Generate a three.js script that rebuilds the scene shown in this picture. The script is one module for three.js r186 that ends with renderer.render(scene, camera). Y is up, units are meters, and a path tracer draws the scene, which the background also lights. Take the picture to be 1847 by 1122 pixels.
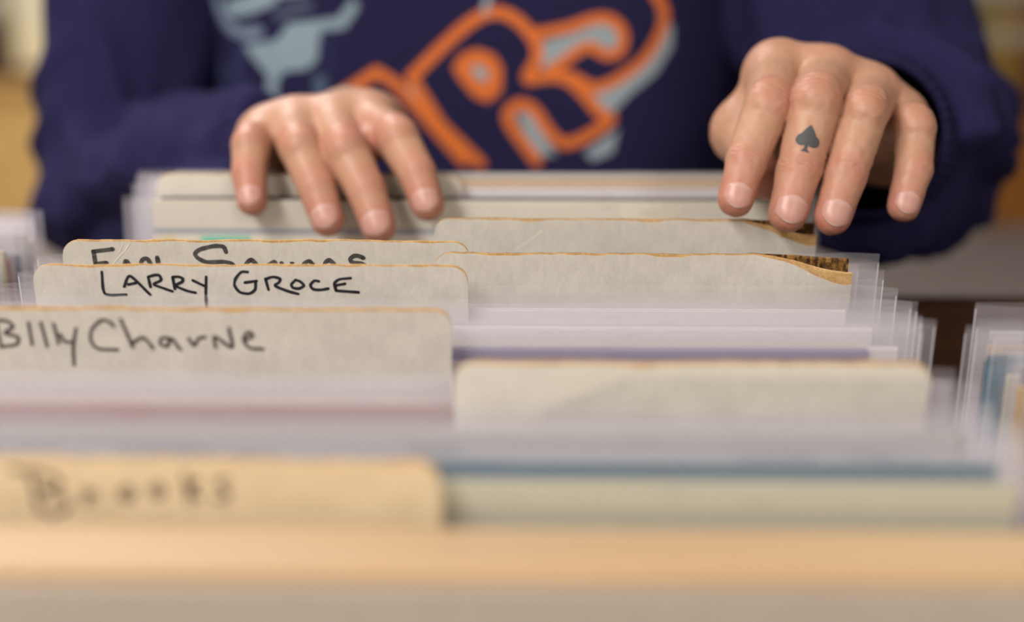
import * as THREE from 'three';
import { RoundedBoxGeometry } from 'three/addons/geometries/RoundedBoxGeometry.js';
import { mergeGeometries } from 'three/addons/utils/BufferGeometryUtils.js';
import { RectAreaLightUniformsLib } from 'three/addons/lights/RectAreaLightUniformsLib.js';

// ---------------------------------------------------------------- camera, light, exposure
const scene = new THREE.Scene();
scene.background = new THREE.Color(0x000000);
const camera = new THREE.PerspectiveCamera(24.67, 1847 / 1122, 0.05, 40);
camera.position.set(0, 1.276, 0);
camera.rotation.order = 'YXZ';
camera.rotation.set(THREE.MathUtils.degToRad(-18), 0.0146, 0);
camera.focus = 0.553;
camera.userData.fStop = 2.9;
const renderer = new THREE.WebGLRenderer();
renderer.toneMapping = THREE.LinearToneMapping;
renderer.toneMappingExposure = 1.15;
renderer.shadowMap.enabled = true;
RectAreaLightUniformsLib.init();
const CEIL = 2.9;
const LIGHT = 15.5, LIGHT_TINT = 0xfffaf5;
// ceiling panels of the shop: [x, z]
const PANELS = [[-1.15, 0.55], [-1.15, 2.0], [1.2, 2.6], [-0.95, -2.1], [-1.7, -4.1]];

// ---------------------------------------------------------------- helpers
const T = 1.12;                       // height of the tops of the plastic sleeves
let seed = 20240611;
const rnd = () => { seed = (seed * 1664525 + 1013904223) >>> 0; return seed / 4294967296; };
const rr = (a, b) => a + (b - a) * rnd();
const V = (x, y, z) => new THREE.Vector3(x, y, z);
const clamp = (x, a, b) => Math.min(b, Math.max(a, x));
const lerp = (a, b, t) => a + (b - a) * t;
const sstep = (a, b, x) => { const t = clamp((x - a) / (b - a), 0, 1); return t * t * (3 - 2 * t); };
function hash3(x, y, z) { let h = (x * 374761393 + y * 668265263 + z * 2147483647 + 1274126177) | 0; h = Math.imul(h ^ (h >>> 13), 1274126177); h ^= h >>> 16; return (h >>> 0) / 4294967296; }
function noise3(x, y, z) {
  const xi = Math.floor(x), yi = Math.floor(y), zi = Math.floor(z);
  let u = x - xi, v = y - yi, w = z - zi;
  u = u * u * (3 - 2 * u); v = v * v * (3 - 2 * v); w = w * w * (3 - 2 * w);
  const c = (a, b, d) => hash3(xi + a, yi + b, zi + d);
  return lerp(lerp(lerp(c(0, 0, 0), c(1, 0, 0), u), lerp(c(0, 1, 0), c(1, 1, 0), u), v), lerp(lerp(c(0, 0, 1), c(1, 0, 1), u), lerp(c(0, 1, 1), c(1, 1, 1), u), v), w) * 2 - 1;
}
const names = {};
function numbered(n) { names[n] = (names[n] ?? -1) + 1; return names[n] ? n + '_' + String(names[n]).padStart(3, '0') : n; }
function shade(o) { o.traverse((m) => { if (m.isMesh) { m.castShadow = true; m.receiveShadow = true; } }); return o; }
function obj(name, geo, m, parent = scene) {
  const o = new THREE.Mesh(geo, m);
  o.name = parent === scene ? numbered(name) : name; o.castShadow = o.receiveShadow = true;
  parent.add(o); return o;
}
function thing(name, label, category, pos = [0, 0, 0], group) {
  const o = new THREE.Group(); o.name = numbered(name); o.position.set(...pos); o.userData = { label, category };
  if (group) o.userData.group = group;
  scene.add(o); return o;
}
const box = (w, h, d, x = 0, y = 0, z = 0) => new THREE.BoxGeometry(w, h, d).translate(x, y, z);
const rbox = (w, h, d, r, x = 0, y = 0, z = 0) => new RoundedBoxGeometry(w, h, d, 2, r).translate(x, y, z);
const mat = (o) => new THREE.MeshStandardMaterial({ roughness: 0.8, side: THREE.DoubleSide, ...o });
const phys = (o) => new THREE.MeshPhysicalMaterial({ roughness: 0.6, side: THREE.DoubleSide, ...o });

// computed textures: pattern(u, v) gives [r, g, b] in 0..1 (sRGB)
function tex(w, h, metresX, metresY, f, srgb = true) {
  const d = new Uint8Array(w * h * 4);
  for (let j = 0; j < h; j++) for (let i = 0; i < w; i++) {
    const c = f(i / w, j / h), k = (j * w + i) * 4;
    for (let q = 0; q < 3; q++) d[k + q] = clamp(c[q], 0, 1) * 255;
    d[k + 3] = 255;
  }
  const t = new THREE.DataTexture(d, w, h);
  t.wrapS = t.wrapT = THREE.RepeatWrapping; t.magFilter = THREE.LinearFilter; t.minFilter = THREE.LinearFilter;
  t.repeat.set(1 / metresX, 1 / metresY);
  if (srgb) t.colorSpace = THREE.SRGBColorSpace;
  t.needsUpdate = true; return t;
}
// noise that closes on itself over the unit square
function tnoise(u, v, fx, fy, s) {
  const x = u * fx, y = v * fy, xi = Math.floor(x), yi = Math.floor(y);
  let a = x - xi, b = y - yi; a = a * a * (3 - 2 * a); b = b * b * (3 - 2 * b);
  const c = (i, j) => hash3((xi + i) % fx, (yi + j) % fy, s);
  return lerp(lerp(c(0, 0), c(1, 0), a), lerp(c(0, 1), c(1, 1), a), b) * 2 - 1;
}
const paperGrain = (base, amp) => (u, v) => {
  const n = 0.45 * tnoise(u, v, 9, 13, 1) + 0.3 * tnoise(u, v, 60, 24, 2) + 0.35 * tnoise(u, v, 200, 90, 3) + 0.25 * tnoise(u, v, 250, 250, 4);
  return base.map((c) => c + amp * n);
};
const woodGrain = (a, b) => (u, v) => {
  const w = tnoise(u, v, 3, 9, 5) * 0.6 + tnoise(u, v, 4, 60, 6) * 0.55 + tnoise(u, v, 10, 220, 7) * 0.4;
  const t = clamp(0.5 + 0.5 * w, 0, 1); return a.map((c, i) => lerp(c, b[i], t));
};
// planar uv in metres on boxes: u along the longest horizontal side
function boxUV(g, swap = false) {
  const p = g.attributes.position, n = g.attributes.normal, uv = new Float32Array(p.count * 2);
  for (let i = 0; i < p.count; i++) {
    const ax = Math.abs(n.getX(i)), ay = Math.abs(n.getY(i)), az = Math.abs(n.getZ(i));
    let a, b;
    if (az >= ax && az >= ay) { a = p.getX(i); b = p.getY(i); } else if (ay >= ax) { a = p.getX(i); b = p.getZ(i); } else { a = p.getZ(i); b = p.getY(i); }
    uv[2 * i] = swap ? b : a; uv[2 * i + 1] = swap ? a : b;
  }
  g.setAttribute('uv', new THREE.BufferAttribute(uv, 2)); return g;
}

// ---------------------------------------------------------------- materials
const M = {
  greyCard: mat({ map: tex(256, 256, 0.1, 0.1, paperGrain([0.815, 0.793, 0.755], 0.045)), roughness: 0.88 }),
  manila: mat({ map: tex(256, 256, 0.1, 0.1, paperGrain([0.88, 0.795, 0.655], 0.04)), roughness: 0.85 }),
  creamCard: mat({ map: tex(128, 128, 0.1, 0.1, paperGrain([0.88, 0.855, 0.805], 0.03)), roughness: 0.85 }),
  kraft: mat({ map: tex(256, 256, 0.03, 0.03, (u, v) => { const n = 0.5 * tnoise(u, v, 12, 12, 8) + 0.5 * tnoise(u, v, 70, 70, 9); return [0.80 + 0.11 * n, 0.645 + 0.12 * n, 0.43 + 0.12 * n]; }), roughness: 0.95 }),
  darkKraft: mat({ map: tex(128, 128, 0.02, 0.02, (u, v) => { const n = 0.6 * tnoise(u, v, 20, 9, 10) + 0.4 * tnoise(u, v, 70, 70, 11); return [0.40 + 0.42 * n, 0.28 + 0.33 * n, 0.13 + 0.2 * n]; }), roughness: 1 }),
  inkBlack: mat({ color: 0x14141f, roughness: 0.7 }),
  inkGrey: mat({ map: tex(128, 128, 0.012, 0.012, (u, v) => { const n = tnoise(u, v, 5, 24, 12); return [0.29 + 0.07 * n, 0.28 + 0.07 * n, 0.275 + 0.07 * n]; }), roughness: 0.8 }),
  inkSoft: mat({ color: 0x4a4340, roughness: 0.8 }),
  inkBrown: mat({ color: 0x4b3a2e, roughness: 0.8 }),
  scratch: mat({ color: 0xe9e4da, roughness: 0.9 }),
  film: phys({ color: 0xe4e0e8, transparent: true, opacity: 0.14, roughness: 0.3, specularIntensity: 0.9 }),
  seam: phys({ color: 0xefecf2, transparent: true, opacity: 0.4, roughness: 0.3 }),
  innerPaper: mat({ color: 0xd9d3c8 }),
  frontWood: mat({ map: tex(512, 512, 0.5, 0.25, woodGrain([0.81, 0.695, 0.55], [0.73, 0.60, 0.45])), roughness: 0.55 }),
  laminate: mat({ map: tex(256, 256, 0.3, 0.3, paperGrain([0.70, 0.655, 0.605], 0.02)), roughness: 0.5 }),
  binWood: mat({ map: tex(256, 256, 0.5, 0.25, woodGrain([0.36, 0.21, 0.11], [0.26, 0.14, 0.07])), roughness: 0.6 }),
  counterWood: mat({ map: tex(512, 256, 1.2, 0.5, woodGrain([0.90, 0.755, 0.49], [0.82, 0.65, 0.385])), roughness: 0.5 }),
  counterDark: mat({ map: tex(512, 256, 1.2, 0.5, woodGrain([0.68, 0.45, 0.16], [0.56, 0.35, 0.10])), roughness: 0.5 }),
  carpet: mat({ map: tex(512, 512, 1, 1, (u, v) => { const n = 0.5 * tnoise(u, v, 20, 20, 13) + 0.7 * tnoise(u, v, 200, 200, 14); return [0.55 + 0.05 * n, 0.525 + 0.05 * n, 0.515 + 0.05 * n]; }), roughness: 1 }),
  plaster: mat({ map: tex(256, 256, 1.5, 1.5, paperGrain([0.86, 0.83, 0.78], 0.015)), roughness: 0.95 }),
  ceilingTile: mat({ map: tex(256, 256, 0.6, 0.6, paperGrain([0.9, 0.89, 0.86], 0.03)), roughness: 0.95 }),
  metalWhite: mat({ color: 0xe8e8e6, roughness: 0.5 }),
};

// ---------------------------------------------------------------- the room
function struct(name, geo, m) { const o = obj(name, boxUV(geo), m); o.userData.kind = 'structure'; return o; }
struct('floor', box(7.4, 0.1, 9.6, 0, -0.05, -1.2), M.carpet);
struct('ceiling', box(7.4, 0.1, 9.6, 0, CEIL + 0.05, -1.2), M.ceilingTile);
struct('wall_back', box(7.4, CEIL, 0.12, 0, CEIL / 2, -6.0), M.plaster);
struct('wall_front', box(7.4, CEIL, 0.12, 0, CEIL / 2, 3.6), M.plaster);
struct('wall_left', box(0.12, CEIL, 9.5, -3.6, CEIL / 2, -1.2), M.plaster);
struct('wall_right', box(0.12, CEIL, 9.5, 3.6, CEIL / 2, -1.2), M.plaster);
struct('baseboard_back', box(7.0, 0.1, 0.02, 0, 0.05, -5.93), M.counterWood);

const panelGlow = mat({ color: 0xffffff, emissive: new THREE.Color(LIGHT_TINT), emissiveIntensity: 2.2 });
PANELS.forEach(([x, z], i) => {
  const t = thing('ceiling_light', 'flat white ceiling light panel with a thin metal frame', 'light', [x, CEIL - 0.03, z], 'ceiling light panels');
  const fr = [box(0.64, 0.05, 0.02, 0, 0, -0.61), box(0.64, 0.05, 0.02, 0, 0, 0.61), box(0.02, 0.05, 1.24, -0.31, 0, 0), box(0.02, 0.05, 1.24, 0.31, 0, 0)];
  obj('frame', mergeGeometries(fr), M.metalWhite, t);
  obj('diffuser', box(0.6, 0.012, 1.2, 0, 0.008, 0), panelGlow, t);
  const l = new THREE.RectAreaLight(LIGHT_TINT, LIGHT, 0.6, 1.2);
  l.position.set(0, -0.012, 0); l.rotation.x = -Math.PI / 2; l.name = 'panel_light'; t.add(l);
});

// ---------------------------------------------------------------- the record rack
{
  const t = thing('record_rack', 'wooden record rack with a pale wood front rail and grey-beige facing', 'rack', [0, 0, 0]);
  const BY = T - 0.3352;               // top of the bin floor
  const rail = rbox(1.16, 0.11, 0.0235, 0.003, -0.02, T - 0.004 - 0.055, -0.3085);
  obj('front_rail', boxUV(rail), M.frontWood, t);
  obj('front_facing', boxUV(box(1.16, 0.40, 0.003, -0.02, T - 0.008 - 0.2, -0.2950)), M.laminate, t);
  obj('front_board', boxUV(box(1.16, 0.30, 0.022, -0.02, T - 0.114 - 0.15, -0.3085)), M.binWood, t);
  obj('back_board', boxUV(box(1.16, 0.27, 0.018, -0.02, BY + 0.110, -0.780)), M.binWood, t);
  obj('bin_floor', boxUV(box(1.16, 0.018, 0.47, -0.02, BY - 0.009, -0.545)), M.binWood, t);
  for (const x of [-0.2128, 0.1470]) obj('divider_board', boxUV(box(0.006, 0.22, 0.448, x, BY + 0.11, -0.545)), M.binWood, t);
  for (const x of [-0.591, 0.551]) obj('side_board', boxUV(box(0.018, 0.32, 0.448, x, BY + 0.15, -0.545)), M.binWood, t);
  for (const x of [-0.57, 0.53]) for (const z of [-0.33, -0.76]) obj('leg', boxUV(box(0.05, BY - 0.018, 0.05, x, (BY - 0.018) / 2, z), true), M.binWood, t);
  obj('lower_shelf', boxUV(box(1.10, 0.02, 0.44, -0.02, 0.2, -0.545)), M.binWood, t);
}

// ---------------------------------------------------------------- lettering: strokes drawn by pen, as thin ribbons of ink
// strokes are in the card's own millimetres, y down from the top edge
function ribbon(strokes, width, z) {
  const pos = [], idx = [], uv = [];
  for (const s of strokes) {
    const pts = s.map(([x, y]) => V(x, -y, 0));
    const P = pts.length > 2 ? new THREE.CatmullRomCurve3(pts, false, 'catmullrom', 0.4).getPoints(pts.length * 7) : [0, 0.25, 0.5, 0.75, 1].map((t) => pts[0].clone().lerp(pts[1], t));
    const base = pos.length / 3, n = P.length;
    for (let i = 0; i < n; i++) {
      const d = P[Math.min(n - 1, i + 1)].clone().sub(P[Math.max(0, i - 1)]).normalize();
      const w = width * 0.5 * (0.92 + 0.12 * noise3(P[i].x * 0.6, P[i].y * 0.6, base));
      for (const k of [-1, 1]) { pos.push(P[i].x - d.y * w * k, P[i].y + d.x * w * k, z * 1000); uv.push((P[i].x) / 1000, P[i].y / 1000); }
      if (i) { const a = base + 2 * i - 2; idx.push(a, a + 1, a + 2, a + 1, a + 3, a + 2); }
    }
    for (const [e, q] of [[0, 0], [n - 1, 1]]) {                 // round pen ends
      const c = pos.length / 3, r = width * 0.46;
      pos.push(P[e].x, P[e].y, z * 1000); uv.push(P[e].x / 1000, P[e].y / 1000);
      for (let k = 0; k <= 10; k++) { const a = k / 10 * Math.PI * 2; pos.push(P[e].x + r * Math.cos(a), P[e].y + r * Math.sin(a), z * 1000); uv.push(P[e].x / 1000, P[e].y / 1000); if (k) idx.push(c, c + k, c + k + 1); }
    }
  }
  const g = new THREE.BufferGeometry();
  g.setAttribute('position', new THREE.Float32BufferAttribute(pos.map((v) => v / 1000), 3));
  g.setAttribute('uv', new THREE.Float32BufferAttribute(uv, 2));
  g.setIndex(idx); g.computeVertexNormals(); return g;
}
const mm = (strokes, x0, y0, k, ky = k * 1.045) => strokes.map((s) => s.map(([x, y]) => [(x - x0) * k, (y - y0) * ky]));
const CAPITALS = [[[187, 491], [188.5, 531], [227, 533]], [[225, 518], [238, 498.5], [271, 533]], [[233, 514], [247, 511]],
  [[273, 518.5], [270.5, 500]], [[270.5, 500], [282, 496.5], [291, 497], [293, 506], [279.5, 513.5], [297, 521], [312, 526.5]],
  [[317, 522], [315, 500]], [[315, 500], [326, 499.5], [333, 503], [331, 509], [319, 516], [339, 525.5], [354, 529]],
  [[351, 506], [370.5, 516]], [[376, 499.5], [372.5, 533], [372, 556]],
  [[452, 490.5], [440.5, 490.5], [429, 503], [426.5, 516], [435.5, 528], [452, 530.5], [463, 523], [465, 510], [466, 507]], [[467, 507], [445.5, 510]],
  [[487.5, 523], [483.5, 503]], [[483.5, 503.5], [497, 499.5], [510, 503], [507, 510], [500, 516], [523, 526], [541, 531]],
  [[538, 505], [530, 513], [532.5, 519.5], [543, 521], [552.5, 515.5], [546, 508], [538, 505]],
  [[580, 507.5], [572, 506.5], [564.5, 514.5], [569, 522], [582, 523.5], [596.5, 521]],
  [[638, 501.5], [617.5, 504], [608.5, 511.5], [610.5, 524.5]], [[610.5, 525], [651.5, 528]], [[609.5, 515.5], [627.5, 512]]];
const MARKER = [[[168, 454], [204, 449.5]], [[168.5, 453.5], [170.5, 500]], [[170.5, 477], [190, 475]], [[170, 500], [204, 497]],
  [[218, 500], [226, 471.5], [242, 500]], [[220, 490], [238, 488]], [[253, 502], [252.5, 478], [257, 468.5], [265, 467.5], [270, 477], [268, 484], [255, 487], [273, 502]], [[283.5, 465], [287.5, 500], [300, 500]],
  [[410, 454.5], [406, 445], [390, 443.5], [364, 449.5], [353.5, 457.5], [358, 466], [374, 473.5], [406, 473], [421, 478], [424, 490], [405, 500], [368, 500]],
  [[464, 478], [455, 469], [446, 476], [443, 488], [452, 498], [466, 496]], [[486, 478], [489, 500]], [[487, 479], [497, 472.5], [500, 480]],
  [[510, 475], [512, 492], [521, 498], [529, 490], [529, 472.5], [531, 499]], [[567, 477], [561, 471], [551, 476], [549, 490], [559, 493], [567, 481], [567, 506], [552, 511]],
  [[606, 476], [597, 469], [589, 476], [588, 489], [597, 493], [605, 484], [605, 508], [590, 511]], [[660, 464.5], [651, 461], [643, 461], [636, 466.5], [640, 473], [656, 475], [665, 482], [661, 494], [638, 497]]];
const MIXED = [[[-8, 580], [-4, 630]], [[-10, 581], [12, 581], [23, 592], [6, 604], [29, 611], [25, 625], [-4, 630]], [[52, 584], [54, 625]], [[75, 584], [81, 628]], [[98, 586], [103, 623]],
  [[108, 606], [114, 619], [126, 620]], [[138, 595], [129, 630], [127, 663]],
  [[208, 590], [200, 581], [186, 579], [167, 596], [163, 616], [174.5, 632], [211, 634]], [[222, 577], [239, 629]], [[238, 622], [256, 611], [266, 616], [276, 631]],
  [[309, 612], [294, 611], [290, 622], [302, 627], [311, 612], [326, 633]], [[343, 612], [352, 625], [361, 612], [373, 609]],
  [[391, 628], [391, 608], [421, 628], [418, 592]], [[446, 614], [461, 606], [453, 599], [443, 612], [453, 629], [478, 631]]];
const SCRIPT = [[[56, 856], [64, 925]], [[22, 850], [60, 853], [98, 862], [106, 880], [70, 891]], [[70, 891], [112, 902], [117, 922], [90, 936], [62, 926]],
  [[150, 890], [155, 915]], [[153, 900], [163, 892], [172, 896]], [[228, 882], [216, 892], [222, 904], [236, 902], [238, 889], [228, 882]],
  [[284, 876], [273, 886], [278, 897], [291, 896], [294, 883], [284, 876]], [[337, 856], [341, 905]], [[360, 868], [342, 884], [362, 902]], [[414, 864], [398, 868], [400, 880], [412, 890], [406, 902], [390, 902]]];

// ---------------------------------------------------------------- divider cards: a kraft core between two sheets of paper
// x0..x1 full card, tab from a to b; everything in metres, origin at the card's foot in the middle of the bin
function slab(xs, topF, rows, botY, z0F, z1F) {
  const pos = [], uv = [], nor = [], idx = [], n = xs.length, m = rows.length;
  const put = (x, y, z) => { pos.push(x, y, z); uv.push(x, y + z); return pos.length / 3 - 1; };
  for (const [zf, flip] of [[z1F, 0], [z0F, 1]]) {
    const base = pos.length / 3;
    for (let i = 0; i < n; i++) for (let j = 0; j < m; j++) { const top = topF(xs[i]), y = lerp(botY, top, rows[j]); put(xs[i], y, zf(xs[i], y)); }
    for (let i = 0; i < n - 1; i++) for (let j = 0; j < m - 1; j++) {
      const a = base + i * m + j, b = a + m, c = b + 1, d = a + 1;
      flip ? idx.push(a, c, b, a, d, c) : idx.push(a, b, c, a, c, d);
    }
  }
  const strip = (pts, flip) => { for (let k = 0; k < pts.length - 1; k++) { const [p, q] = [pts[k], pts[k + 1]]; const a = put(p[0], p[1], z1F(p[0], p[1])), b = put(q[0], q[1], z1F(q[0], q[1])), c = put(q[0], q[1], z0F(q[0], q[1])), d = put(p[0], p[1], z0F(p[0], p[1])); flip ? idx.push(a, c, b, a, d, c) : idx.push(a, b, c, a, c, d); } };
  strip(xs.map((x) => [x, topF(x)]), 0);
  const R = xs[n - 1], L = xs[0];
  strip(rows.map((r) => [R, lerp(botY, topF(R), r)]), 1); strip(rows.map((r) => [L, lerp(botY, topF(L), r)]), 0);
  const g = new THREE.BufferGeometry();
  g.setAttribute('position', new THREE.Float32BufferAttribute(pos, 3)); g.setAttribute('uv', new THREE.Float32BufferAttribute(uv, 2));
  g.setIndex(idx); const f = g.toNonIndexed(); f.computeVertexNormals(); return f;
}
const CARD_H = 0.342;
function dividerCard(o) {
  const { x0 = -0.187, x1 = 0.121, a, b, z, lean = 0, top = T + 0.008, paper = M.greyCard, worn = 0, label, s = 1, edge = 0.00045 } = o;
  const t = thing('divider_card', label, 'divider', [0, T - 0.334, z - lean], 'divider cards in the record bin');
  t.rotation.x = Math.atan2(lean, 0.334);
  const H = (top - (T - 0.334)) / Math.cos(t.rotation.x), sh = H - 0.062, r = 0.0062;
  const prof = (e, w) => (x) => {
    let y = sh;
    if (x >= a && x <= b) {
      const da = x - a, db = b - x; y = H;
      if (da < r) y = H - r + Math.sqrt(Math.max(0, r * r - (r - da) ** 2));
      if (db < r && !worn) y = Math.min(y, H - r + Math.sqrt(Math.max(0, r * r - (r - db) ** 2)));
      y += e * (da < r ? 0.4 : 1) + 0.00022 * noise3(x * 260, s, 2) + 0.0003 * noise3(x * 70, s, 7) - (e ? 0 : 0.0005 * Math.max(0, noise3(x * 120, s, 3)) + 0.0016 * Math.max(0, noise3(x * 60, s, 5) - 0.5));
      if (worn) y -= w * sstep(b - 0.033, b - 0.001, x);
    }
    return y;
  };
  const xs = [];
  for (const [p, q, n] of [[x0, a, 4], [a, a + 0.007, 14], [a + 0.007, b - 0.007, 110], [b - 0.007, b, 14], [b, x1, 4]]) {
    if (q - p < 0.0009) continue;
    for (let i = 0; i < n; i++) xs.push(lerp(p, q, i / n) + (i === 0 ? (p === b ? 1e-6 : p === a ? 1e-6 : 0) : 0));
    if (q === a) xs.push(a - 1e-6);
    if (q === b) xs.push(b);
  }
  if (x1 > b + 0.0009) xs.push(x1);
  const rows = [0, 0.3, 0.6, 0.8, 0.86, 0.9, 0.93, 0.95, 0.965, 0.975, 0.985, 0.993, 1];
  // where the worn corner splits open
  const open = (x, y) => worn * sstep(b - 0.042, b, x) * sstep(H - 0.045, H, y);
  const bow = (x) => 0.0008 * Math.sin(x * 14 + s);
  const zF = (d, k) => (x, y) => d + bow(x) + k * open(x, y);
  obj('front_paper', slab(xs, prof(0, 0.0085), rows, 0, zF(0.0004, 0.0070), zF(0.0006, 0.0070)), paper, t);
  if (worn) {
    obj('core', slab(xs, prof(edge, 0.0050), rows, 0, zF(0.0001, 0.0050), zF(0.00039, 0.0068)), M.kraft, t);
    obj('core', slab(xs, prof(edge * 0.9, 0.0020), rows, 0, zF(-0.0004, -0.0022), zF(0, -0.0010)), M.darkKraft, t);
  } else obj('core', slab(xs, prof(edge, 0), rows, 0, zF(-0.0004, 0), zF(0.00039, 0)), M.kraft, t);
  obj('back_paper', slab(xs, prof(0, 0.0025), rows, 0, zF(-0.0006, -0.0026), zF(-0.00041, -0.0026)), paper, t);
  for (const [strokes, width, m, name] of o.marks ?? []) {
    const g = ribbon(strokes, width, 0), p = g.attributes.position;
    for (let i = 0; i < p.count; i++) { const X = p.getX(i) + a; p.setXYZ(i, X, p.getY(i) + H, 0.0006 + 0.00012 + bow(X)); }
    g.computeVertexNormals(); obj(name, g, m, t);
  }
  return t;
}

// ---------------------------------------------------------------- records: cardboard jacket with its inner sleeve, in a clear outer sleeve
function filmGeo(w, h, t, s, cut) {           // a thin bag, open at the top; cut: a folded-down corner
  const pos = [], uv = [], idx = [], nx = 26, ny = 9;
  for (const side of [1, -1]) {
    const base = pos.length / 3;
    for (let i = 0; i <= nx; i++) for (let j = 0; j <= ny; j++) {
      const u = i / nx, v = 1 - (1 - j / ny) ** 2.2, x = (u - 0.5) * w;
      const edge = Math.min(1, Math.min(u, 1 - u) * w / 0.012);
      let top = h + (side < 0 ? 0.0012 : -0.0006) + 0.0012 * noise3(u * 5, s, side) + 0.0004 * noise3(u * 22, s, side + 4);
      if (cut && side > 0) top -= cut[2] * (1 - sstep(cut[0], cut[1], x));
      const y = v * top, lip = sstep(0.93, 1, v);
      const z = side * (t / 2 * edge + 0.0002) + lip * edge * (side * 0.0003 + 0.0008 * noise3(u * 7 + s, side * 3, 1)) + lip * (1 - edge) * 0.001 * noise3(u * 4, s, 6);
      pos.push(x, y, z); uv.push(x, y);
    }
    for (let i = 0; i < nx; i++) for (let j = 0; j < ny; j++) { const a = base + i * (ny + 1) + j, b = a + ny + 1; side > 0 ? idx.push(a, b, b + 1, a, b + 1, a + 1) : idx.push(a, b + 1, b, a, a + 1, b + 1); }
  }
  const g = new THREE.BufferGeometry();
  g.setAttribute('position', new THREE.Float32BufferAttribute(pos, 3)); g.setAttribute('uv', new THREE.Float32BufferAttribute(uv, 2));
  g.setIndex(idx); g.computeVertexNormals(); return g;
}
const JW = 0.308, JH = 0.3225, JT = 0.0026;
const jacketGeo = (() => {
  const p = (g) => boxUV(g);
  return mergeGeometries([p(box(JW, JH, 0.0006, 0, JH / 2, JT / 2 - 0.0003)), p(box(JW, JH, 0.0006, 0, JH / 2, -JT / 2 + 0.0003)), p(box(0.0006, JH, JT - 0.0012, -JW / 2 + 0.0003, JH / 2, 0)), p(box(0.0006, JH, JT - 0.0012, JW / 2 - 0.0003, JH / 2, 0)), p(box(JW - 0.0012, 0.0006, JT - 0.0012, 0, 0.0003, 0))]);
})();
const innerGeo = box(JW - 0.008, JH - 0.006, 0.0009, 0, (JH - 0.006) / 2 + 0.001, 0);
const filmW = [0.3405, 0.338, 0.343, 0.341], filmG = filmW.map((w, i) => filmGeo(w, 0.333, JT, i * 3.7 + 1)), seamG = box(0.0005, 0.331, 0.00025, 0, 0.1655, 0);
// jacket prints: [height from the top in mm, colour]..., body colour; printed on a canvas that covers the cover
function coverMat(rows, extra) {
  const c = document.createElement('canvas'); c.width = 256; c.height = 512;
  const g = c.getContext('2d'), k = 512 / (JH * 1000), q = 256 / (JW * 1000);
  g.fillStyle = rows[rows.length - 1][1]; g.fillRect(0, 0, 256, 512);
  let y = 0; for (const [h, col] of rows) { g.fillStyle = col; g.fillRect(0, y * k, 256, h * k + 1); y += h; }
  if (extra) for (const [x0, y0, w, h, col] of extra) { g.fillStyle = col; g.fillRect(x0 * q, y0 * k, w * q, h * k); }
  for (let i = 0; i < 260; i++) { g.fillStyle = i % 2 ? 'rgba(255,250,240,0.10)' : 'rgba(40,30,20,0.08)'; g.fillRect(hash3(i, 1, 5) * 256, hash3(i, 2, 5) * 512, 1 + 6 * hash3(i, 3, 5), 1 + 1.6 * hash3(i, 4, 5)); }
  const t = new THREE.CanvasTexture(c); t.colorSpace = THREE.SRGBColorSpace;
  t.repeat.set(1 / JW, 1 / JH); t.offset.set(0.5, 0); t.wrapS = t.wrapT = THREE.RepeatWrapping;
  return mat({ map: t, roughness: 0.55 });
}
const smudge = (y0, h, n, col) => Array.from({ length: n }, (_, i) => [hash3(i, 7, n) * 300, y0 + hash3(i, 8, n) * h, 4 + hash3(i, 9, n) * 16, h * 0.4, col]);
const COVER = {
  cream: coverMat([[60, '#cfc6ae'], [1, '#cfc6ae']]),
  'pale green': coverMat([[7, '#cfcbb0'], [6, '#b9b8a2'], [2, '#8f8f85'], [300, '#a9ab98']], smudge(12, 7, 40, '#6d675f')),
  teal: coverMat([[3, '#2c5f73'], [300, '#3c7488']]),
  grey: coverMat([[3, '#b0aca9'], [2, '#8f8b8a'], [300, '#aba7a3']], smudge(3, 4, 24, '#5c5a5b')),
  white: coverMat([[300, '#e4dfe0']]),
  lilac: coverMat([[2, '#918da8'], [2.5, '#7d7998'], [300, '#cdbfc6']]),
  'brick red': coverMat([[2, '#9a5a50'], [300, '#8d4a40']]),
  tan: coverMat([[300, '#c9a97a']]),
  olive: coverMat([[2, '#75765c'], [300, '#8d8b70']]),
  'dark blue': coverMat([[300, '#39435f']]),
  brown: coverMat([[300, '#6d4c36']]),
  black: coverMat([[300, '#26242a']]),
  'sky blue': coverMat([[3, '#c6d0d6'], [300, '#a9c0cc']]),
  'dusty pink': coverMat([[300, '#d2b9b4']]),
  // the cover that the resting hand leafs through: cream with a slate rule and a mint block
  mint: coverMat([[13, '#d9d2c1'], [2.2, '#8b95a4'], [300, '#ddd6c6']], [[23, 16.5, 24, 14, '#57c9a8'], [4, 16, 6, 20, '#e0cf9c'], [60, 17.5, 50, 10, '#ece6da']]),
};
const binGroup = 'records filed in the rack';
function record(o) {
  const { x = -0.0345, z, lean = 0, cover, h = 1, v = 0, label, film = null, jx = 0, yaw = 0 } = o;
  const t = thing('record', label, 'record', [x, T - 0.334, z - lean], o.group ?? binGroup);
  t.rotation.x = Math.atan2(lean, 0.334); t.rotation.y = yaw; t.scale.x = o.wide ?? 1;
  const j = obj('jacket', jacketGeo, COVER[cover], t); j.position.x = jx; j.position.y = 0.0006; j.scale.y = o.jh ?? h;
  const p = obj('inner_sleeve', innerGeo, M.innerPaper, t); p.position.x = jx; p.position.y = 0.0006; p.scale.y = j.scale.y;
  const f = obj('outer_sleeve', film ?? filmG[v], M.film, t); f.scale.y = h;
  if (z < -0.46 && z > -0.60) for (const k of [-1, 1]) obj('side_seam', seamG, M.seam, f).position.x = k * (filmW[v] / 2 - 0.0004);   // welded edge of the bag
  return t;
}
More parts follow.
